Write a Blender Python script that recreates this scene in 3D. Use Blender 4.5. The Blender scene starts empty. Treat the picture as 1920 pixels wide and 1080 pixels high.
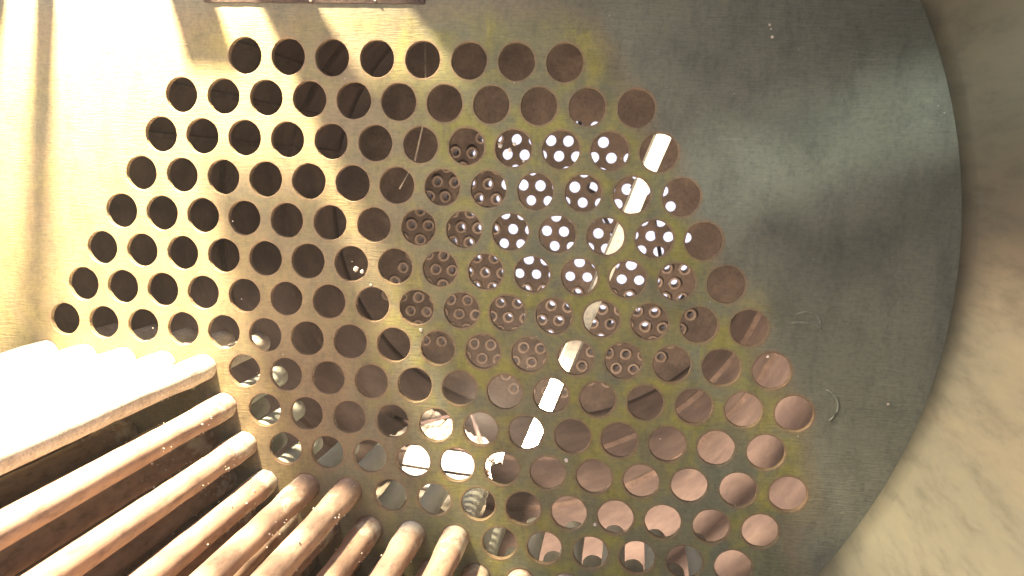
import bpy, bmesh, math, random
from mathutils import Vector, Matrix, noise
random.seed(7)
S = 0.067                      # metres per tube pitch; X right, Z up, Y into the boiler
scn = bpy.context.scene
C = scn.collection
R = math.radians

# ------------------------------------------------------------------ camera
cam = bpy.data.cameras.new('camera')
camo = bpy.data.objects.new('camera', cam)
C.objects.link(camo)
rt, dn, fw = (0.98777, -0.039569, 0.150813), (0.060448, 0.988796, -0.136483), (-0.143723, 0.143931, 0.979095)
pm = lambda a: Vector((a[0], a[2], -a[1]))          # plate frame (x right, y down, z in) -> world
rx, ry, rz = pm(rt), -pm(dn), -pm(fw)
M = Matrix(((rx.x, ry.x, rz.x), (rx.y, ry.y, rz.y), (rx.z, ry.z, rz.z))).to_4x4()
M.translation = Vector((4.9084, -15.9862, 2.8917)) * S
camo.matrix_world = M
cam.lens = 36 * 1442.5 / 1920
cam.sensor_width = 36
cam.clip_start = 0.01
cam.clip_end = 200
cam.dof.use_dof = True
cam.dof.focus_distance = 1.1
cam.dof.aperture_fstop = 9.0
scn.camera = camo
scn.view_settings.view_transform = 'Standard'
scn.view_settings.look = 'None'
scn.view_settings.exposure = 0.0

# ------------------------------------------------------------------ world: pale daylight outside the boiler
w = bpy.data.worlds.new('World')
scn.world = w
w.use_nodes = True
bg = w.node_tree.nodes['Background']
bg.inputs[0].default_value = (0.86, 0.84, 1.0, 1)
bg.inputs[1].default_value = 1.6

def V(x, z, y=0.0):
    return Vector((x * S, y * S, z * S))

def lamp(name, kind, loc, power, col, size, target=None, spot=None, blend=0.5):
    l = bpy.data.lights.new(name, kind)
    l.energy = power
    l.color = col
    l.shadow_soft_size = size
    if spot:
        l.spot_size = R(spot)
        l.spot_blend = blend
    o = bpy.data.objects.new(name, l)
    o.location = loc
    if target is not None:
        o.rotation_euler = (target - loc).to_track_quat('-Z', 'Y').to_euler()
    C.objects.link(o)
    return o
WARM = (1.0, 0.78, 0.49)
lamp('work_light', 'SPOT', V(-7.4, 14.7, -4.6), 880, WARM, 0.026, V(-12, -2, -3.5), 142, 1.0)
lamp('warm_fill_light', 'SPOT', V(-8.0, 12.0, -14.0), 22, (1.0, 0.83, 0.62), 0.30, V(2.0, -4.0, -1.0), 112, 0.9)  # added fill lamp without a seen source, warms tubes, rims and shell
for tx, tz, ty, pw in ((6.7, 3.05, 0, 34), (8.2, 3.6, 0, 46), (9.7, 4.2, 0, 52), (11.0, 4.75, -.6, 54), (11.2, 5.1, -3, 50)):  # added unseen spots in a row, together laying a pale streak
    lamp('streak_spot', 'SPOT', V(4.2, 6.0, -25), pw, (0.90, 0.97, 0.86), 0.03, V(tx, tz, ty), 6.4, 1.0)
lamp('shell_light', 'SPOT', V(-6.4, 14.2, -4.4), 185, (1.0, 0.76, 0.52), 0.05, V(11.3, -4.0, -3.0), 40, 0.5)  # added spot with no seen source, brightens the lower shell
lamp('inspection_light', 'SPOT', V(1.2, -3.5, 3.5), 138, (1.0, 0.76, 0.57), 0.02, V(8.0, -5.5, 22), 132, 0.9)
lamp('bar_light', 'SPOT', V(9.0, 7.2, 1.6), 60, (1.0, 0.86, 0.66), 0.02, V(5.4, 3.6, 4.5), 44, 0.6)  # added spot that brightens the top of the diagonal bar

# ------------------------------------------------------------------ helpers
def tag(o, label=None, cat=None, group=None, kind=None):
    if label: o['label'] = label
    if cat: o['category'] = cat
    if group: o['group'] = group
    if kind: o['kind'] = kind
    return o

def link(name, me, mat=None, parent=None, loc=None):
    o = bpy.data.objects.new(name, me)
    C.objects.link(o)
    if mat and not me.materials: me.materials.append(mat)
    if parent: o.parent = parent
    if loc is not None: o.location = loc
    return o

def mesh(name, vs, fs, smooth=False):
    me = bpy.data.meshes.new(name)
    me.from_pydata([tuple(v) for v in vs], [], fs)
    if smooth:
        me.polygons.foreach_set('use_smooth', [True] * len(me.polygons))
    me.update()
    return me

def bm_mesh(name, bm, smooth=False):
    bmesh.ops.recalc_face_normals(bm, faces=bm.faces)
    me = bpy.data.meshes.new(name)
    bm.to_mesh(me); bm.free()
    if smooth: me.polygons.foreach_set('use_smooth', [True] * len(me.polygons))
    return me

def frame(ax):
    ax = ax.normalized()
    up = Vector((0, 0, 1)) if abs(ax.z) < 0.9 else Vector((1, 0, 0))
    a = ax.cross(up).normalized()
    return a, ax.cross(a).normalized()

def tube_bm(bm, pts, r, n=10, cap=True):
    rings = []
    for i, p in enumerate(pts):
        d = (pts[min(i + 1, len(pts) - 1)] - pts[max(i - 1, 0)])
        a, b = frame(d)
        rings.append([bm.verts.new(p + a * math.cos(2 * math.pi * k / n) * r + b * math.sin(2 * math.pi * k / n) * r) for k in range(n)])
    for q, s in zip(rings, rings[1:]):
        for k in range(n):
            bm.faces.new((q[k], q[(k + 1) % n], s[(k + 1) % n], s[k]))
    if cap:
        bm.faces.new(rings[0]); bm.faces.new(rings[-1])

def box_bm(bm, lo, hi, bev=0.0, rough=0.0, cuts=0):
    r = bmesh.ops.create_cube(bm, size=1)
    vs = r['verts']
    for v in vs:
        v.co = Vector([lo[i] + (v.co[i] + .5) * (hi[i] - lo[i]) for i in range(3)])
    if bev:
        es = list({e for v in vs for e in v.link_edges})
        bmesh.ops.bevel(bm, geom=es, offset=bev, segments=2, affect='EDGES')
    if cuts:
        bmesh.ops.subdivide_edges(bm, edges=[e for e in bm.edges if e.calc_length() > 0.02], cuts=cuts, use_grid_fill=True)
        for v in bm.verts:
            v.co += noise.noise_vector(v.co * 60) * rough

# ------------------------------------------------------------------ materials
def nodes(name):
    m = bpy.data.materials.new(name)
    m.use_nodes = True
    nt = m.node_tree
    return m, nt, nt.nodes['Principled BSDF']

def N(nt, t, **k):
    n = nt.nodes.new(t)
    for a, b in k.items():
        if a.startswith('_'): setattr(n, a[1:], b)
        else: n.inputs[a.replace('-', ' ')].default_value = b
    return n

def coords(nt, scale=(1, 1, 1), obj_random=False):
    tc = N(nt, 'ShaderNodeTexCoord')
    mp = N(nt, 'ShaderNodeMapping')
    mp.inputs['Scale'].default_value = scale
    nt.links.new(tc.outputs['Object'], mp.inputs['Vector'])
    if obj_random:
        oi = N(nt, 'ShaderNodeObjectInfo')
        mu = N(nt, 'ShaderNodeMath', _operation='MULTIPLY'); mu.inputs[1].default_value = 7
        cb = N(nt, 'ShaderNodeCombineXYZ')
        nt.links.new(oi.outputs['Random'], mu.inputs[0])
        for i in range(3): nt.links.new(mu.outputs[0], cb.inputs[i])
        nt.links.new(cb.outputs[0], mp.inputs['Location'])
    return mp.outputs[0]

def noi(nt, vec, scale, detail=5, rough=0.6, dist=0.0):
    n = N(nt, 'ShaderNodeTexNoise')
    n.inputs['Scale'].default_value = scale
    n.inputs['Detail'].default_value = detail
    n.inputs['Roughness'].default_value = rough
    n.inputs['Distortion'].default_value = dist
    nt.links.new(vec, n.inputs['Vector'])
    return n.outputs['Fac']

def ramp(nt, fac, stops):
    r = N(nt, 'ShaderNodeValToRGB')
    e = r.color_ramp.elements
    while len(e) < len(stops): e.new(0.5)
    for el, (p, c) in zip(e, stops):
        el.position = p
        el.color = (*c, 1) if len(c) == 3 else c
    nt.links.new(fac, r.inputs[0])
    return r.outputs[0]

def mix(nt, fac, a, b, mode='MIX'):
    m = N(nt, 'ShaderNodeMix', _data_type='RGBA', _blend_type=mode)
    for s, v in ((0, fac), (6, a), (7, b)):
        if isinstance(v, (int, float)): m.inputs[s].default_value = v
        elif isinstance(v, tuple): m.inputs[s].default_value = (*v, 1)
        else: nt.links.new(v, m.inputs[s])
    return m.outputs[2]

def bump(nt, bs, h, strength, dist):
    b = N(nt, 'ShaderNodeBump')
    b.inputs['Strength'].default_value = strength
    b.inputs['Distance'].default_value = dist
    nt.links.new(h, b.inputs['Height'])
    nt.links.new(b.outputs[0], bs.inputs['Normal'])

W3 = lambda v: ((0, 0, 0), (v, v, v))

def rust(name, c1, c2, c3, scale=14, rough=0.75, metal=0.0, bstr=0.5, bdist=0.002, grain=(1, 1, 1), rnd=False, famp=1.0):
    m, nt, bs = nodes(name)
    vec = coords(nt, grain, rnd)
    big = noi(nt, vec, scale, 6, 0.62, 0.3)
    fine = noi(nt, vec, scale * 9, 5, 0.7)
    col = ramp(nt, big, [(0.32, c1), (0.5, c2), (0.68, c3)])
    sp = ramp(nt, fine, [(0.33, (0.55, 0.55, 0.55)), (0.5, (1, 1, 1)), (0.7, (1.25, 1.2, 1.1))])
    nt.links.new(mix(nt, 0.8 * famp, col, sp, 'MULTIPLY'), bs.inputs['Base Color'])
    bs.inputs['Roughness'].default_value = rough
    bs.inputs['Metallic'].default_value = metal
    bump(nt, bs, mix(nt, 0.5, big, fine), bstr, bdist)
    return m

M_tube = rust('tube_rust', (0.32, 0.21, 0.16), (0.385, 0.275, 0.215), (0.44, 0.33, 0.265), 10, 0.92, 0, 0.35, 0.0015, (1, 0.35, 1), True)
nt = M_tube.node_tree; bs = nt.nodes['Principled BSDF']        # beyond the plate the tubes wear pale grey-green scale
src = bs.inputs['Base Color'].links[0].from_socket
tc = N(nt, 'ShaderNodeTexCoord'); sx = N(nt, 'ShaderNodeSeparateXYZ'); nt.links.new(tc.outputs['Object'], sx.inputs[0])
mr = N(nt, 'ShaderNodeMapRange'); mr.inputs['From Min'].default_value = 0.0; mr.inputs['From Max'].default_value = 0.03
nt.links.new(sx.outputs[1], mr.inputs[0])
pale = ramp(nt, noi(nt, coords(nt, (1, .5, 1), True), 18, 5), [(.35, (.50, .54, .48)), (.65, (.66, .70, .63))])
m2 = N(nt, 'ShaderNodeMapRange'); m2.inputs['From Min'].default_value = -0.26; m2.inputs['From Max'].default_value = -0.05; m2.inputs['To Min'].default_value = -.45; m2.inputs['To Max'].default_value = 0.16
nt.links.new(sx.outputs[1], m2.inputs[0])
ad = N(nt, 'ShaderNodeMath', _operation='ADD'); nt.links.new(m2.outputs[0], ad.inputs[0]); nt.links.new(noi(nt, coords(nt, (1, .6, 1), True), 26, 7, .7), ad.inputs[1])
pm2 = ramp(nt, ad.outputs[0], [(.64, (0, 0, 0)), (.76, (1, 1, 1))])
src = mix(nt, pm2, src, (.60, .56, .47))
nt.links.new(mix(nt, mr.outputs[0], src, pale), bs.inputs['Base Color'])
M_barrel = rust('barrel_rust', (0.115, 0.086, 0.078), (0.165, 0.125, 0.108), (0.23, 0.175, 0.145), 7, 0.85, 0, 0.3, 0.002, (1, 1, 1), False, 0.4)
M_shell = rust('shell_rust', (0.145, 0.152, 0.118), (0.162, 0.163, 0.125), (0.195, 0.172, 0.125), 4, 0.7, 0, 0.35, 0.003, (1, 0.22, 1), False, 0.7)
M_far = rust('far_plate_rust', (0.07, 0.052, 0.042), (0.11, 0.082, 0.065), (0.17, 0.13, 0.10), 9, 0.85, 0, 0.8, 0.006)
M_dark = rust('dark_scale', (0.03, 0.022, 0.02), (0.055, 0.038, 0.035), (0.09, 0.065, 0.055), 25, 0.8, 0, 0.8, 0.003)
M_bar = rust('cream_bar', (0.55, 0.52, 0.42), (0.66, 0.62, 0.52), (0.72, 0.66, 0.56), 12, 0.6, 0, 0.3, 0.001)
M_seam = rust('seam_steel', (0.10, 0.075, 0.06), (0.14, 0.10, 0.08), (0.2, 0.15, 0.12), 15, 0.8)
M_lime_glare = rust('limescale', (0.55, 0.50, 0.42), (0.66, 0.62, 0.55), (0.74, 0.70, 0.64), 30, 0.9, 0, 0.8, 0.002)  # limescale colour, also used for the painted glare of the top tube row

# perforated plate: brushed steel with olive patina, yellow-green bloom, rusty hole rims
M_plate, nt, bs = nodes('plate_patina')
tc = N(nt, 'ShaderNodeTexCoord')
vec = coords(nt)
big = noi(nt, vec, 3.2, 6, 0.6, 0.6)
mid = noi(nt, vec, 11, 6, 0.65, 0.8)
brush = noi(nt, coords(nt, (14, 1, 120)), 3.0, 6, 0.7, 0.2)
fine = noi(nt, vec, 150, 4, 0.7)
base = ramp(nt, big, [(0.34, (0.165, 0.150, 0.10)), (0.47, (0.215, 0.172, 0.11)), (0.58, (0.25, 0.185, 0.11)), (0.70, (0.175, 0.168, 0.12))])
yel = ramp(nt, mid, [(0.44, (0, 0, 0)), (0.62, (0.85, 0.85, 0.85))])
at = N(nt, 'ShaderNodeAttribute', _attribute_name='stain_shade')
sep = N(nt, 'ShaderNodeSeparateColor')
nt.links.new(at.outputs['Color'], sep.inputs[0])      # R rim, G inside the drilled field, B yellow bloom, alpha painted shade
ymul = N(nt, 'ShaderNodeMath', _operation='MULTIPLY')
at2 = N(nt, 'ShaderNodeAttribute', _attribute_name='bloom_zone')
nt.links.new(yel, ymul.inputs[0]); nt.links.new(at2.outputs['Fac'], ymul.inputs[1])
col = mix(nt, ymul.outputs[0], base, (0.31, 0.30, 0.075))
field = N(nt, 'ShaderNodeMath', _operation='MULTIPLY'); field.inputs[1].default_value = 1.0
nt.links.new(sep.outputs[1], field.inputs[0])
patina = mix(nt, big, (0.148, 0.168, 0.130), (0.208, 0.225, 0.176))
olive = ramp(nt, big, [(0.34, (0.14, 0.16, 0.105)), (0.5, (0.18, 0.185, 0.108)), (0.66, (0.165, 0.19, 0.135))])
base2 = mix(nt, at2.outputs['Fac'], base, olive)
col = mix(nt, ymul.outputs[0], base2, (0.27, 0.27, 0.065))
col = mix(nt, field.outputs[0], patina, col)
bl = N(nt, 'ShaderNodeMath', _operation='MULTIPLY'); nt.links.new(sep.outputs[2], bl.inputs[0])
mm = ramp(nt, mid, [(0.35, (0.1, 0.1, 0.1)), (0.6, (1, 1, 1))]); nt.links.new(mm, bl.inputs[1])
col = mix(nt, bl.outputs[0], col, (0.40, 0.36, 0.06))
rimf = N(nt, 'ShaderNodeMath', _operation='MULTIPLY'); nt.links.new(sep.outputs[0], rimf.inputs[0])
rr = ramp(nt, mid, [(0.3, (0.35, 0.35, 0.35)), (0.6, (0.95, 0.95, 0.95))]); nt.links.new(rr, rimf.inputs[1])
col = mix(nt, rimf.outputs[0], col, (0.235, 0.168, 0.105))
shadef = mix(nt, at.outputs['Alpha'], (1, 1, 1), (0.60, 0.61, 0.62))  # shade multiplied into the plate colour
col = mix(nt, 1.0, col, shadef, 'MULTIPLY')
sp = ramp(nt, fine, [(0.30, (0.7, 0.7, 0.72)), (0.5, (1, 1, 1)), (0.72, (1.2, 1.15, 1.05))])
col = mix(nt, 0.7, col, sp, 'MULTIPLY')
bp = ramp(nt, brush, [(0.3, (0.8, 0.8, 0.8)), (0.6, (1.1, 1.1, 1.1))])
col = mix(nt, 0.6, col, bp, 'MULTIPLY')
tc3 = N(nt, 'ShaderNodeTexCoord'); mp3 = N(nt, 'ShaderNodeMapping')
mp3.inputs['Rotation'].default_value = (0, R(28), 0); mp3.inputs['Scale'].default_value = (2.2, 1, 95)
nt.links.new(tc3.outputs['Object'], mp3.inputs['Vector'])
scr = ramp(nt, noi(nt, mp3.outputs[0], 3.0, 3, 0.55), [(0.67, (0, 0, 0)), (0.73, (.30, .30, .30))])
col = mix(nt, scr, col, (0.34, 0.34, 0.28))
grime = ramp(nt, noi(nt, coords(nt, (1, 1, .5)), 26, 7, 0.75), [(0.36, (.66, .66, .68)), (0.52, (1, 1, 1)), (.7, (1.12, 1.1, 1.05))])
col = mix(nt, 0.75, col, grime, 'MULTIPLY')
nt.links.new(col, bs.inputs['Base Color'])
bs.inputs['Roughness'].default_value = 0.62
bs.inputs['Metallic'].default_value = 0.15
bump(nt, bs, mix(nt, 0.55, mid, brush), 0.7, 0.0028)

# ------------------------------------------------------------------ tube lattice
ROWS = {6: (-3.5, 8), 5: (-5, 11), 4: (-5.5, 12), 3: (-6, 13), 2: (-6.5, 14), 1: (-7, 15), 0: (-7.5, 16), -1: (-8, 17),
        -2: (-3.5, 13), -3: (-3, 12), -4: (-2.5, 12), -5: (0, 9), -6: (2.5, 6)}
OPEN = {(round(2 * (s + i)), r) for r, (s, n) in ROWS.items() for i in range(n)}
TUBES = []
TR = {-2: (-8.5, -4.5), -3: (-4, -4), -4: (-8.5, -3.5), -5: (-8, -1), -6: (-7.5, 1.5), -7: (-7, 7), -8: (-6.5, 6.5), -9: (-6, 5), -10: (-3.5, 3.5)}
for r, (a, b) in TR.items():
    x = a
    while x <= b + .01:
        TUBES.append((x, r)); x += 1
TSET = {(round(2 * x), r) for x, r in TUBES}
POLY = [(-0.0118, -0.0119), (-0.0191, -0.0093), (0.0151, 0.0215), (0.0137, 0.0412), (-0.1051, -0.0192), (0.0061, -0.0028)]
def warp(x, z):                # the real drilling is slightly off a perfect lattice
    a = max(-1.2, min(1.2, x / 8)); b = max(-1.4, min(1.2, z / .866 / 6))
    m = (1, a, b, a * a, a * b, b * b)
    return x + sum(c[0] * q for c, q in zip(POLY, m)), z + sum(c[1] * q for c, q in zip(POLY, m))

# ------------------------------------------------------------------ perforated tube plate
HR, TH, NS = 0.378, 0.11, 36
BLOOM = [(8.0, -3.55, .35), (5.7, -1.6, .5), (7.4, .4, .5), (3.9, 5.3, .4), (2.6, -2.6, .5), (6.1, -4.4, .4),
         (-6.2, 2.4, .5), (-4.5, 4.0, .5), (.5, .6, .5), (1.4, 1.9, .4), (8.0, -1.8, .3), (3.6, 3.0, .4), (-3.6, 5.6, .5)]
SHADE = [(8.0, 4.2, 1.1, .45, .8), (9.0, 1.7, 1.2, .6, .9), (10.6, 2.6, 1.0, .7, .5), (8.4, .2, .6, 1.2, .45), (6.2, 5.4, 1.2, .6, .4), (10.2, 6.2, 1.4, .8, .5), (9.6, -1.6, .5, 1.6, .35), (9.0, 5.6, .8, .5, .4), (3.4, 6.4, .8, .5, .4)]  # dark patches painted in for shade on the right of the plate
def hexr(t):
    u = (t + math.pi / 6) % (math.pi / 3) - math.pi / 6
    return 0.5 / math.cos(u)
vs, fs, st = [], [], []
def addring(cx, cz, rad, depth, rim):
    i0 = len(vs)
    for k in range(NS):
        t = 2 * math.pi * k / NS
        rr_ = hexr(t) if rad is None else (hexr(t) * rad[0] if isinstance(rad, tuple) else rad)
        if rad is not None and not isinstance(rad, tuple):
            rr_ *= 1 + .022 * noise.noise(Vector((math.cos(t) * 2.2 + cx * 5, math.sin(t) * 2.2 + cz * 5, 1))) + .012 * noise.noise(Vector((math.cos(t) * 7 + cx * 3, math.sin(t) * 7 + cz * 3, 7)))
        x, z = cx + rr_ * math.cos(t), cz + rr_ * math.sin(t)
        x, z = warp(x, z)
        wob = 0.02 * noise.noise(Vector((x * .45, z * .45, 3)))
        vs.append((x * S, (depth - wob) * S, z * S))
        f = 1.0 if x < -3 else min(1, max(0, (min(9.3, 4.5 + (5.9 - z) * .577) - abs(x) + .4 * noise.noise(Vector((x, z, 4)))) / .8))
        f *= min(1, max(0, 1 - (z - 5.9) / .8))
        b = .45 * sum(math.exp(-((x - q[0]) ** 2 + (z - q[1]) ** 2) / q[2] ** 2 / 1.1) for q in BLOOM)
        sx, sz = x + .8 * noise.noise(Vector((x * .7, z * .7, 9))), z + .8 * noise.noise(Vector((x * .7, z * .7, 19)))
        shd = sum(q[4] * math.exp(-((sx - q[0]) / q[2]) ** 2 - ((sz - q[1]) / q[3]) ** 2) for q in SHADE)
        st.append((rim, f, min(1, b), max(0, min(1, shd))))
    return i0
def bridge(a, b):
    for k in range(NS):
        fs.append((a + k, b + k, b + (k + 1) % NS, a + (k + 1) % NS))
for r in range(-13, 15):
    for i in range(-28, 29):
        if (i % 2) != (abs(r) + 1) % 2: continue
        x, z = i / 2, r * .866
        if math.hypot(x, z - 1.3) > 13.4: continue
        key = (i, r)
        outer = addring(x, z, None, 0, 0)
        if key in OPEN or key in TSET:
            h = (HR if key in OPEN else 0.315) * (1 + 0.012 * math.sin(i * 12.9 + r * 78.2))
            a3 = addring(x, z, h + .075, 0, .0); a2 = addring(x, z, h + .035, 0, .75); a1 = addring(x, z, h + .012, 0, 1)
            a0 = addring(x, z, h, .012, 1); b0 = addring(x, z, h, TH, 1); bo = addring(x, z, None, TH, 0)
            for p, q in ((outer, a3), (a3, a2), (a2, a1), (a1, a0), (a0, b0), (b0, bo)): bridge(p, q)
        else:
            m1 = addring(x, z, (.66,), 0, 0); m2 = addring(x, z, (.33,), 0, 0)
            bridge(outer, m1); bridge(m1, m2)
            fs.append(tuple(m2 + k for k in range(NS)))
            bo = addring(x, z, None, TH, 0)
            fs.append(tuple(bo + k for k in range(NS - 1, -1, -1)))
me = mesh('tube_plate', vs, fs)
ca = me.color_attributes.new('stain_shade', 'FLOAT_COLOR', 'POINT')
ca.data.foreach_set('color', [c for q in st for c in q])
fa = me.attributes.new('bloom_zone', 'FLOAT', 'POINT')
fa.data.foreach_set('value', [q[1] ** 2 * min(1, max(.25, (v[0] / S + 1.8) / 3)) for q, v in zip(st, vs)])
bm = bmesh.new(); bm.from_mesh(me)
bmesh.ops.remove_doubles(bm, verts=bm.verts, dist=2e-5)
bm.to_mesh(me); bm.free()
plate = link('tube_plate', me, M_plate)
tag(plate, 'large flat steel plate drilled with rows of round holes, patchy brown and green patina', 'tube plate')

M_mark = rust('chalky_mark', (0.16, 0.18, 0.145), (0.185, 0.21, 0.17), (0.22, 0.24, 0.20), 40, 0.9)
# weld spatter and paint flecks stuck on the plate
def blob(bm, c, r, flat=.5):
    q = bmesh.ops.create_icosphere(bm, subdivisions=1, radius=r)
    for v in q['verts']:
        v.co = Vector((v.co.x, v.co.y * flat, v.co.z)) * (1 + .35 * noise.noise(v.co * 300 + c * 90)) + c
bm = bmesh.new()
for x, z, r in [(7.45, 5.75, .034), (7.38, 5.98, .03), (7.41, 5.9, .02), (10.3, -1.35, .03), (2.2, 3.5, .05), (2.4, 3.42, .05), (2.5, 3.55, .04), (2.7, 3.2, .03),
                (-0.9, .75, .07), (-.75, .7, .05), (.6, -.5, .05), (3.9, -3.15, .05), (4.6, -4.55, .05), (5.2, .25, .04), (-.55, .42, .03), (7.9, -.55, .035)]:
    blob(bm, V(x, z, -.01), r * S)
for k in range(60):
    a, b = random.uniform(-8, 11), random.uniform(-6, 6.2)
    blob(bm, V(a, b, 0), S * random.uniform(.005, .014))
for cx, cz, r_, a0, a1 in ((8.58, .12, .30, 15, 130), (9.0, -1.5, .36, -55, 75), (8.5, -.55, .75, 60, 105)):
    b2 = bmesh.new()
    tube_bm(b2, [V(cx + r_ * math.cos(R(a0 + (a1 - a0) * k / 12)), cz + r_ * math.sin(R(a0 + (a1 - a0) * k / 12)), .006) for k in range(13)], .026 * S, 6)
    link('scribed_arc', bm_mesh('scribed_arc', b2, True), M_mark, plate)
o = link('weld_spatter', bm_mesh('weld_spatter', bm), M_lime_glare, plate); o['kind'] = 'stuff'

# ------------------------------------------------------------------ near shell (right and bottom) and the barrel beyond
def cyl_arc(name, cx, cz, r, y0, y1, a0, a1, th, mat, ny=12, na=90, amp=.05):
    vs, fs = [], []
    for layer in (0, 1):
        for j in range(ny + 1):
            y = y0 + (y1 - y0) * j / ny
            for i in range(na + 1):
                a = R(a0 + (a1 - a0) * i / na)
                rr_ = r + (th if layer else amp * noise.noise(Vector((math.cos(a) * 3, y * .18, math.sin(a) * 3))))
                vs.append(V(cx + rr_ * math.cos(a), cz + rr_ * math.sin(a), y))
    L = (ny + 1) * (na + 1)
    for j in range(ny):
        for i in range(na):
            p = j * (na + 1) + i
            fs.append((p, p + 1, p + na + 2, p + na + 1))
            fs.append((L + p, L + p + na + 1, L + p + na + 2, L + p + 1))
    for i in range(na):
        for p in (i, ny * (na + 1) + i):
            fs.append((p, p + 1, L + p + 1, L + p))
    for j in range(ny):
        for i in (0, na):
            p = j * (na + 1) + i
            fs.append((p, p + na + 1, L + p + na + 1, L + p))
    return link(name, mesh(name, vs, fs, True), mat)
shell = cyl_arc('boiler_shell', 0, 1.36, 11.3, -24, -0.005, -178, 50, .35, M_shell, 30, 110, .05)
tag(shell, 'curved tan inner wall of the boiler shell at right of the perforated plate', 'boiler shell')
barrel = cyl_arc('boiler_barrel', 0, 1.3, 12.6, TH + .003, 28.6, -180, 180, .35, M_barrel, 30, 150, .06)
tag(barrel, 'pinkish rusty round barrel wall seen through the holes of the perforated plate', 'boiler barrel')

# seams of the barrel: three long laps at the left, two rings
for ang in (149.5, 159.6, 168.2):
    bm = bmesh.new()
    a = R(ang); c = Vector((math.cos(a), 0, math.sin(a))); t = Vector((-math.sin(a), 0, math.cos(a)))
    ctr = Vector((0, 0, 1.3))
    n_ = 24
    rows = []
    for j in range(n_ + 1):
        y = 1 + 27 * j / n_
        jit = .03 * noise.noise(Vector((y, ang, 0)))
        p = ctr + Vector((0, y, 0))
        rows.append([bm.verts.new((p + c * rr_ + t * (dt + jit)) * S) for rr_, dt in ((12.8, -.13), (12.38, -.10), (12.38, .10), (12.8, .13))])
    for p, q in zip(rows, rows[1:]):
        for k in range(3): bm.faces.new((p[k], p[k + 1], q[k + 1], q[k]))
    link('seam_strip', bm_mesh('seam_strip', bm), M_seam, barrel)
for yy, tilt in ((16.3, 2.2), (22.4, 2.2)):
    vs, fs = [], []
    na = 120
    for i in range(na):
        a = 2 * math.pi * i / na
        y = yy + tilt * (math.sin(a + R(40)) * .8)
        for rr_, dy in ((12.75, -.09), (12.36, -.13), (12.36, .13), (12.75, .16)):
            vs.append(V(rr_ * math.cos(a), 1.3 + rr_ * math.sin(a), y + dy))
    for i in range(na):
        p, q = i * 4, ((i + 1) % na) * 4
        for k in range(3): fs.append((p + k, p + k + 1, q + k + 1, q + k))
    link('ring_seam', mesh('ring_seam', vs, fs), M_seam, barrel)

# ------------------------------------------------------------------ far tube plate with open holes and tube stubs
FY, FO = 28.75, (.25, -.2)
def far_has(x, z):
    az = z
    if az > 6.4: return False
    if az > 5.5: return 1.2 < x < 3.3
    elif az > 4.5: lim = 3.9
    elif az > 3.7: lim = 5.2
    elif az > 2.8: lim = 6
    elif az > 1.9: lim = 6.9
    elif az > 1.0: lim = 7.5
    elif az > 0.1: lim = 8.0
    elif az > -3.3: lim = 8.6
    else:
        return math.hypot(x, z - 1.3) < 11.25 and not (x < -4.6 and z < -7.9)
    return abs(x) <= lim + .1
vs, fs = [], []
M2 = 24
def ring2(cx, cz, rad, y):
    i0 = len(vs)
    for k in range(M2):
        t = 2 * math.pi * k / M2
        rr_ = hexr(t) if rad is None else rad
        vs.append(V(cx + rr_ * math.cos(t), cz + rr_ * math.sin(t), y))
    return i0
def bridge2(a, b):
    for k in range(M2): fs.append((a + k, b + k, b + (k + 1) % M2, a + (k + 1) % M2))
stubs = []
for r in range(-14, 17):
    for i in range(-28, 29):
        if (i % 2) != (abs(r) % 2): continue
        x, z = FO[0] + i / 2, FO[1] + r * .866
        if math.hypot(x, z - 1.3) > 13.2: continue
        if far_has(x, z):
            stub = x < -2.6 or z < -3.4 or (z < -1.6 and x > 6.3) or (x < -1.4 and z < -1.2)
            h = .30 * (1 + .05 * math.sin(i * 3.1 + r * 5.7)) if not stub else .335
            o_ = ring2(x, z, None, FY); a = ring2(x, z, h, FY); b = ring2(x, z, h, FY + .3); c = ring2(x, z, None, FY + .3)
            bridge2(o_, a); bridge2(a, b); bridge2(b, c)
            if stub: stubs.append((x, z))
        else:
            o_ = ring2(x, z, None, FY); fs.append(tuple(o_ + k for k in range(M2)))
            o_ = ring2(x, z, None, FY + .3); fs.append(tuple(o_ + k for k in range(M2)))
me = mesh('far_tube_plate', vs, fs)
bm = bmesh.new(); bm.from_mesh(me)
bmesh.ops.remove_doubles(bm, verts=bm.verts, dist=2e-5)
bm.to_mesh(me); bm.free()
farp = link('far_tube_plate', me, M_far)
tag(farp, 'distant dark rusty plate with daylight dots and tube stubs, seen through the holes', 'tube plate')
def stub_mesh(var):
    rnd = random.Random(var)
    prof = [(.205, .9), (.205, .0), (.215, -.42), (.26, -.50), (.335, -.47), (.345, -.38), (.30, -.22), (.325, .0), (.325, .9)]
    vs, fs = [], []
    for rad, y in prof:
        for k in range(20):
            t = 2 * math.pi * k / 20
            rr_ = rad * (1 + .06 * noise.noise(Vector((math.cos(t) * 1.5, math.sin(t) * 1.5, var * 9 + y))))
            vs.append(V(rr_ * math.cos(t), rr_ * math.sin(t), y + .06 * math.sin(t + var)))
    for j in range(len(prof) - 1):
        for k in range(20):
            p, q = j * 20 + k, j * 20 + (k + 1) % 20
            fs.append((p, q, q + 20, p + 20))
    return mesh('tube_stub', vs, fs, True)
SM = [stub_mesh(i) for i in range(5)]
M_stub = rust('stub_rust', (0.24, 0.18, 0.14), (0.34, 0.27, 0.21), (0.44, 0.36, 0.30), 16, 0.8, 0, 0.6, 0.003, (1, 1, 1), True)
for x, z in stubs:
    o = link('tube_stub', random.choice(SM), M_stub, farp, V(x, z, FY + random.uniform(-.08, .12)))

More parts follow.
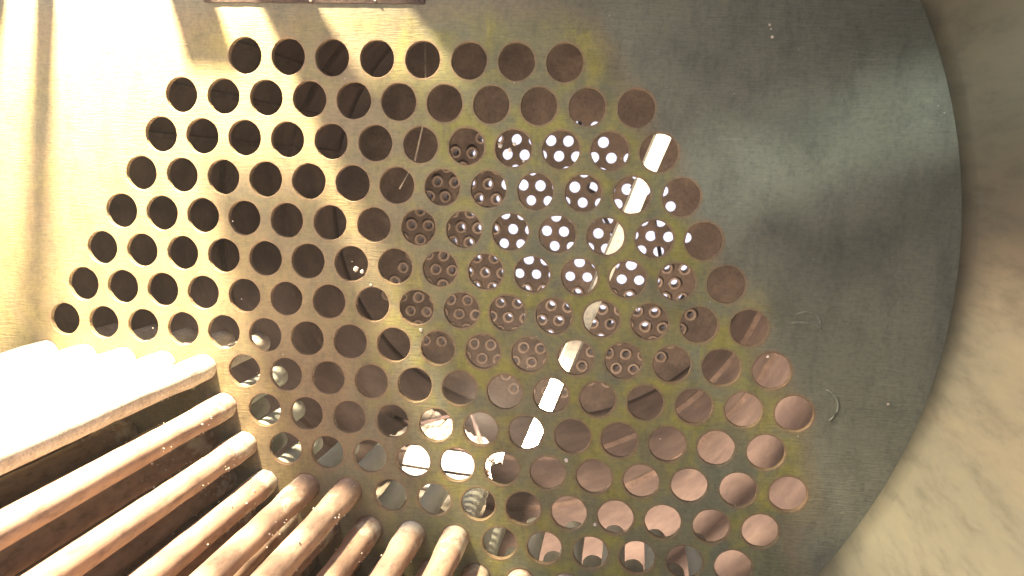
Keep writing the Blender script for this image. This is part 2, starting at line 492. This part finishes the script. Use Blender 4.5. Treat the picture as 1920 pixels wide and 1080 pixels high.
# smokebox beyond the far plate, open to daylight
sb = cyl_arc('smokebox', 0, 1.3, 13.0, FY + .35, 41, -180, 180, .35, M_far, 6, 60, .02)
tag(sb, 'dark chamber behind the distant plate, open to pale daylight', 'smokebox')
ox, oz, orr = 1.2, -.3, 9.4
vs, fs = [], []
for k in range(72):
    t = 2 * math.pi * k / 72
    vs.append(V(ox + orr * math.cos(t), oz + orr * math.sin(t), 41.0)); vs.append(V(13.4 * math.cos(t), 1.3 + 13.4 * math.sin(t), 41.0))
    vs.append(V(ox + orr * math.cos(t), oz + orr * math.sin(t), 41.4)); vs.append(V(13.4 * math.cos(t), 1.3 + 13.4 * math.sin(t), 41.4))
for k in range(72):
    p, q = 4 * k, 4 * ((k + 1) % 72)
    fs += [(p, p + 1, q + 1, q), (p + 2, q + 2, q + 3, p + 3), (p, q, q + 2, p + 2), (p + 1, p + 3, q + 3, q + 1)]
link('front_wall', mesh('front_wall', vs, fs), M_far, sb)
# bent pipe and hoses hanging in the daylight
bm = bmesh.new()
tube_bm(bm, [V(*q) for q in [(1.0, 9, 38), (1.4, 5.2, 38), (2.2, 3.4, 38), (2.0, 2.2, 38), (3.6, 1.4, 38), (3.2, .4, 38.2), (4.2, -1.2, 38.4), (4.0, -8, 38.4)]], .16 * S, 8)
tube_bm(bm, [V(*q) for q in [(5.2, 9, 36), (4.9, 4.2, 36), (5.6, 3.2, 36), (5.0, 2.5, 36), (6.4, 1.4, 36), (7.4, -3, 36), (7.4, -8, 36)]], .14 * S, 8)
o = link('hanging_hose', bm_mesh('hanging_hose', bm, True), M_dark)
tag(o, 'thin dark hoses hanging in the daylight behind the distant plate', 'hose')

# ------------------------------------------------------------------ diagonal bar and thin wire behind the plate
def rod_box(name, p0, p1, wdt, dep, mat, seg=14, wob=.02):
    d = (p1 - p0); n = Vector((0, 1, 0)); s = d.cross(n).normalized(); n = s.cross(d).normalized()
    bm = bmesh.new(); rings = []
    for j in range(seg + 1):
        c = p0 + d * j / seg
        jit = s * wob * S * noise.noise(c * 20)
        e = .06 * S
        prof = [(-wdt / 2 + e / S, -dep / 2), (wdt / 2 - e / S, -dep / 2), (wdt / 2, -dep / 2 + e / S), (wdt / 2, dep / 2), (-wdt / 2, dep / 2), (-wdt / 2, -dep / 2 + e / S)]
        rings.append([bm.verts.new(c + jit + s * a * S + n * b * S) for a, b in prof])
    for p, q in zip(rings, rings[1:]):
        for k in range(6): bm.faces.new((p[k], p[(k + 1) % 6], q[(k + 1) % 6], q[k]))
    bm.faces.new(rings[0]); bm.faces.new(rings[-1])
    return link(name, bm_mesh(name, bm), mat)
o = rod_box('diagonal_bar', V(6.9, 7.6, 4.5), V(2.45, -5.0, 4.5), .44, .22, M_bar)
tag(o, 'pale flat bar crossing diagonally behind the perforated plate, seen in pieces through holes', 'bar')
bm = bmesh.new()
tube_bm(bm, [V(-4.2, 2.2, 14), V(-3.6, 3.3, 14), V(-3.2, 5.2, 14), V(-3.3, 9, 14)], .035 * S, 6)
o = link('wire', bm_mesh('wire', bm, True), M_bar)
tag(o, 'thin pale wire hanging behind the perforated plate at upper middle', 'wire')

# crumpled pale sheet lying on the tubes behind the plate, lit by the inspection lamp
vs, fs = [], []
nx, ny = 60, 90
for j in range(ny + 1):
    for i in range(nx + 1):
        x = -2.7 + 4.1 * i / nx; y = 3.3 + (8.3 - 1.0 * (x + 2.1) + .5 * noise.noise(Vector((x * 1.5, 1, 1)))) * j / ny
        e = .35 * noise.noise(Vector((y * .9, 3, 0)))
        q = Vector((x * .8, y * .55, 2))
        h = .55 * abs(noise.noise(q)) + .3 * abs(noise.noise(q * 2.3)) + .12 * abs(noise.noise(q * 5))
        vs.append(V(x + e, -6.25 + h - .03 * (x ** 2), y + .3 * noise.noise(Vector((x, 7, 0)))))
for j in range(ny):
    for i in range(nx):
        p = j * (nx + 1) + i
        fs.append((p, p + 1, p + nx + 2, p + nx + 1))
M_sheet = rust('sheet_white', (0.30, 0.27, 0.22), (0.42, 0.38, 0.32), (0.50, 0.46, 0.40), 20, 0.8, 0, 0.4, 0.002)
sheet = link('crumpled_sheet', mesh('crumpled_sheet', vs, fs, False), M_sheet)
bm = bmesh.new()
tube_bm(bm, [V(*q) for q in [(-2.6, -5.5, 8.8), (-1.6, -5.3, 7.6), (-.9, -5.45, 9.2), (-.2, -5.35, 9.9), (.4, -5.4, 8.0), (.9, -5.5, 6.6), (1.3, -5.6, 6)]], .07 * S, 8)
tag(link('cable', bm_mesh('cable', bm, True), M_dark), 'dark cable looping over the glaring pale sheet behind the plate', 'cable')
so_ = sheet.modifiers.new('thickness', 'SOLIDIFY'); so_.thickness = .0012
tag(sheet, 'crumpled pale sheet glaring white behind the lower middle holes of the plate', 'sheet')

# ------------------------------------------------------------------ boiler tubes
def tube_mesh(var):
    ys = [-22, -16, -12, -9, -7, -6, -5, -4.5, -4, -3.6, -3.3, -3, -2.7, -2.4, -2.1, -1.8, -1.6, -1.4, -1.25, -1.1, -.95, -.8, -.65, -.5, -.35, -.2, .1, .5, .8, 1.1, 1.5, 2.0, 2.4, 2.8]
    vs, fs = [], []
    n = 28
    for y in ys:
        sw = 1 / (1 + math.exp((abs(y) - 1.05) * 9))
        base = .272 + .036 * sw
        for k in range(n):
            t = 2 * math.pi * k / n
            q = Vector((math.cos(t) * 1.2, math.sin(t) * 1.2, y * .8 + var * 11))
            am = .004 + (.012 if -3.7 < y < -.05 else 0); q2 = Vector((math.cos(t) * 3, math.sin(t) * 3, y * 2.5 + var * 7))
            rr_ = min(.312, base + am * noise.noise(q * 2.2)) if abs(y) < .4 else base + am * (noise.noise(q * 2.2) + .6 * noise.noise(q2))
            vs.append(V(rr_ * math.cos(t), rr_ * math.sin(t), y))
    for y, rad in ((2.8, .21), (1.5, .21)):
        for k in range(n):
            t = 2 * math.pi * k / n
            vs.append(V(rad * math.cos(t), rad * math.sin(t), y))
    for j in range(len(ys) + 1):
        for k in range(n):
            p, q = j * n + k, j * n + (k + 1) % n
            fs.append((p, q, q + n, p + n))
    fs.append(tuple((len(ys) + 1) * n + k for k in range(n)))
    return mesh('boiler_tube', vs, fs, True)
TM = [tube_mesh(i) for i in range(4)]
TW = [m_.copy() for m_ in TM]
def ordn(n):
    return {1: 'first', 2: 'second', 3: 'third', 4: 'fourth', 5: 'fifth', 6: 'sixth', 7: 'seventh', 8: 'eighth', 9: 'ninth', 10: 'tenth', 11: 'eleventh',
            12: 'twelfth', 13: 'thirteenth', 14: 'fourteenth', 15: 'fifteenth'}[n]
LOOK = {-2: 'blown-out white', -3: 'brightly lit cream', -4: 'brightly lit cream', -5: 'tan rusty', -6: 'pinkish rusty', -7: 'rusty'}
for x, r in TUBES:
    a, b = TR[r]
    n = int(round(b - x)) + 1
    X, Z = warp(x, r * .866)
    o = link('boiler_tube', random.choice(TW if r == -2 else TM), M_lime_glare if r == -2 else M_tube, None, V(X, Z, 0))  # top row gets a whiter colour to paint in its overexposed glare
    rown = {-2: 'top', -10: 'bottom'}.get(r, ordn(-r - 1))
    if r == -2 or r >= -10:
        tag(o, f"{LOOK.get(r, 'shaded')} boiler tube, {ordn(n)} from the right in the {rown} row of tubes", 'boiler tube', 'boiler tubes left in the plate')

# white slab added between the top-row tubes to keep light off the gaps below
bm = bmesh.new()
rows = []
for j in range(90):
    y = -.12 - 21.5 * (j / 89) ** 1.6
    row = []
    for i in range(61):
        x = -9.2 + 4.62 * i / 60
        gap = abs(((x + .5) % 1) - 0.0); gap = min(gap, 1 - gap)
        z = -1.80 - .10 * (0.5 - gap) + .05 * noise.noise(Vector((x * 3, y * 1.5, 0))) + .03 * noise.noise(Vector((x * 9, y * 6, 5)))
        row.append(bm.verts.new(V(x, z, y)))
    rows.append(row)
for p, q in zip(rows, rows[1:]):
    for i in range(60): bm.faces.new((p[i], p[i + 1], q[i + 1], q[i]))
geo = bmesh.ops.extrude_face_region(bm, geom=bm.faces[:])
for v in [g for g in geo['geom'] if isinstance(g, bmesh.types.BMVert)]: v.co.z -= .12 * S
o = link('blocking_slab', bm_mesh('blocking_slab', bm, True), M_lime_glare)
tag(o, 'blown-out white slab added between the tubes of the top row at left to block light', 'scale deposit')

# limescale crust clinging to the tubes next to the plate
bm = bmesh.new()
rnd = random.Random(3)
for x, r in TUBES:
    if r < -7: continue
    X, Z = warp(x, r * .866)
    for k in range(46 if r > -6 else 26):
        t = rnd.uniform(-.75, .95) * math.pi - .2
        if rnd.random() < .35: t = rnd.uniform(-.5, .0) * math.pi
        y = -abs(rnd.gauss(0, 1.3)) - .1
        sz = rnd.uniform(.006, .024)
        c = V(X + .30 * math.cos(t), Z + .30 * math.sin(t), y)
        q = bmesh.ops.create_icosphere(bm, subdivisions=1, radius=sz * S)
        for v in q['verts']:
            v.co = v.co * (1 + .5 * noise.noise(v.co * 500 + c * 77)) + c
crust = link('limescale_crust', bm_mesh('limescale_crust', bm), M_lime_glare)
tag(crust, 'pale limescale flakes clinging to the tubes beside the plate', 'limescale', kind='stuff')

# ------------------------------------------------------------------ rusty angle iron at the top edge and added light blockers out of view above it
bm = bmesh.new()
n_ = 40
lo, hi = -4.33, .52
rows = []
for j in range(n_ + 1):
    x = lo + (hi - lo) * j / n_
    rg = .03 * noise.noise(Vector((x * 4, 0, 0))) + .02 * noise.noise(Vector((x * 15, 4, 0)))
    zb = 6.31 + rg * .4
    rows.append([bm.verts.new(V(x, zz, yy)) for zz, yy in ((zb, -.004), (zb, -.05), (zb + .12, -.08), (7.0, -.06 + rg * .5), (7.05, -.004))])
for p, q in zip(rows, rows[1:]):
    for k in range(4): bm.faces.new((p[k], p[k + 1], q[k + 1], q[k]))
bm.faces.new(rows[0]); bm.faces.new(rows[-1])
ang = link('angle_iron', bm_mesh('angle_iron', bm), M_dark)
tag(ang, 'dark rough rusty angle iron fixed to the plate at the top edge', 'angle iron')
bm = bmesh.new()
tube_bm(bm, [V(-2.2, 6.75, -.09), V(-1.9, 6.33, -.085)], .03 * S, 6)
tube_bm(bm, [V(-.9, 6.7, -.09), V(-.5, 6.35, -.085)], .02 * S, 6)
link('chipped_edge', bm_mesh('chipped_edge', bm), M_lime_glare, ang)
def blocker(x0, x1, z0, h0, h1, label, th=.1):  # unseen box added to shape the lamp shadows below
    bm = bmesh.new()
    box_bm(bm, V(x0, z0, -h1), V(x1, z0 + th, -h0), .03 * S)
    o = link('light_blocker', bm_mesh('light_blocker', bm), M_dark)
    tag(o, label, 'light blocker', 'light blockers added above the top edge')
blocker(-5.60, -4.78, 8.0, .004, 1.5, 'narrow low added light blocker above the angle iron, out of the picture')
blocker(-3.98, -2.98, 8.0, .004, 4.2, 'middle added light blocker above the angle iron, out of the picture')
blocker(-2.96, -1.42, 8.0, 1.5, 4.2, 'raised added light blocker above the angle iron, out of the picture')
blocker(-1.40, 2.2, 8.0, .004, 2.75, 'wide low added light blocker above the angle iron, out of the picture')
blocker(2.25, 12.0, 8.0, .004, 6.5, 'widest and tallest added light blocker above the angle iron, out of the picture')
blocker(3.0, 12.0, 8.0, 6.55, 13, 'upper leaf of the tallest added light blocker, out of the picture')
blocker(-5.75, -4.28, 8.0, 2.05, 3.3, 'raised added light blocker over the narrow low one, out of the picture')
blocker(-5.75, -4.55, 8.0, 3.55, 3.85, 'thin slat added to block light above the raised narrow blocker, out of the picture')
blocker(-5.75, -4.55, 8.0, 4.2, 4.5, 'second thin slat added to block light above the raised narrow blocker, out of the picture')
blocker(-8.18, -7.78, 8.0, .004, 3.3, 'leftmost short added light blocker above the plate, out of the picture')
blocker(-10.9, -8.74, 8.0, .004, 3.3, 'outer left added light blocker above the plate, out of the picture')

# ------------------------------------------------------------------ caged inspection lamp lying on the tubes behind the plate
M_glow, nt, bs = nodes('frosted_bulb')
bs.inputs['Base Color'].default_value = (1, .95, .85, 1)
bs.inputs['Emission Color'].default_value = (1, .88, .70, 1)
bs.inputs['Emission Strength'].default_value = 2.2
root = bpy.data.objects.new('inspection_lamp', None)
C.objects.link(root); root.location = V(-.05, -5.35, 4.3); root.rotation_euler = (0, 0, R(172))
tag(root, 'bright frosted inspection lamp in a wire cage, glaring through two lower holes', 'lamp')
bm = bmesh.new()
prof = [(.0, -1.35), (.3, -1.3), (.5, -1.1), (.56, -.7), (.56, .5), (.5, .8), (0, .85)]
rings = []
for rad, xx in prof:
    rings.append([bm.verts.new(V(xx, max(rad, .01) * math.sin(2 * math.pi * k / 20), max(rad, .01) * math.cos(2 * math.pi * k / 20))) for k in range(20)])
for p, q in zip(rings, rings[1:]):
    for k in range(20): bm.faces.new((p[k], p[(k + 1) % 20], q[(k + 1) % 20], q[k]))
link('bulb', bm_mesh('bulb', bm, True), M_glow, root)
for k in range(6):
    t = 2 * math.pi * k / 6 + .3
    bm = bmesh.new()
    tube_bm(bm, [V(xx, rad * math.sin(t), rad * math.cos(t)) for rad, xx in ((.1, -1.55), (.5, -1.4), (.68, -.9), (.68, .9), (.5, 1.1))], .035 * S, 6)
    link('cage_wire', bm_mesh('cage_wire', bm), M_dark, root)
bm = bmesh.new()
tube_bm(bm, [V(.85, 0, 0), V(2.4, .02, 0)], .36 * S, 14)
link('handle', bm_mesh('handle', bm, True), M_dark, root)

print('tubes', len(TUBES), 'stubs', len(stubs))

# ------------------------------------------------------------------ dusty air
bm = bmesh.new()
box_bm(bm, V(-16, -15, -28), V(16, 19, 42.5))
hz = link('haze', bm_mesh('haze', bm))
m, nt, bs = nodes('dusty_air')
nt.nodes.remove(bs)
pv = nt.nodes.new('ShaderNodeVolumePrincipled')
pv.inputs['Density'].default_value = 0.011
pv.inputs['Color'].default_value = (.9, .9, .85, 1)
nt.links.new(pv.outputs[0], nt.nodes['Material Output'].inputs['Volume'])
hz.data.materials.append(m)
hz['kind'] = 'stuff'
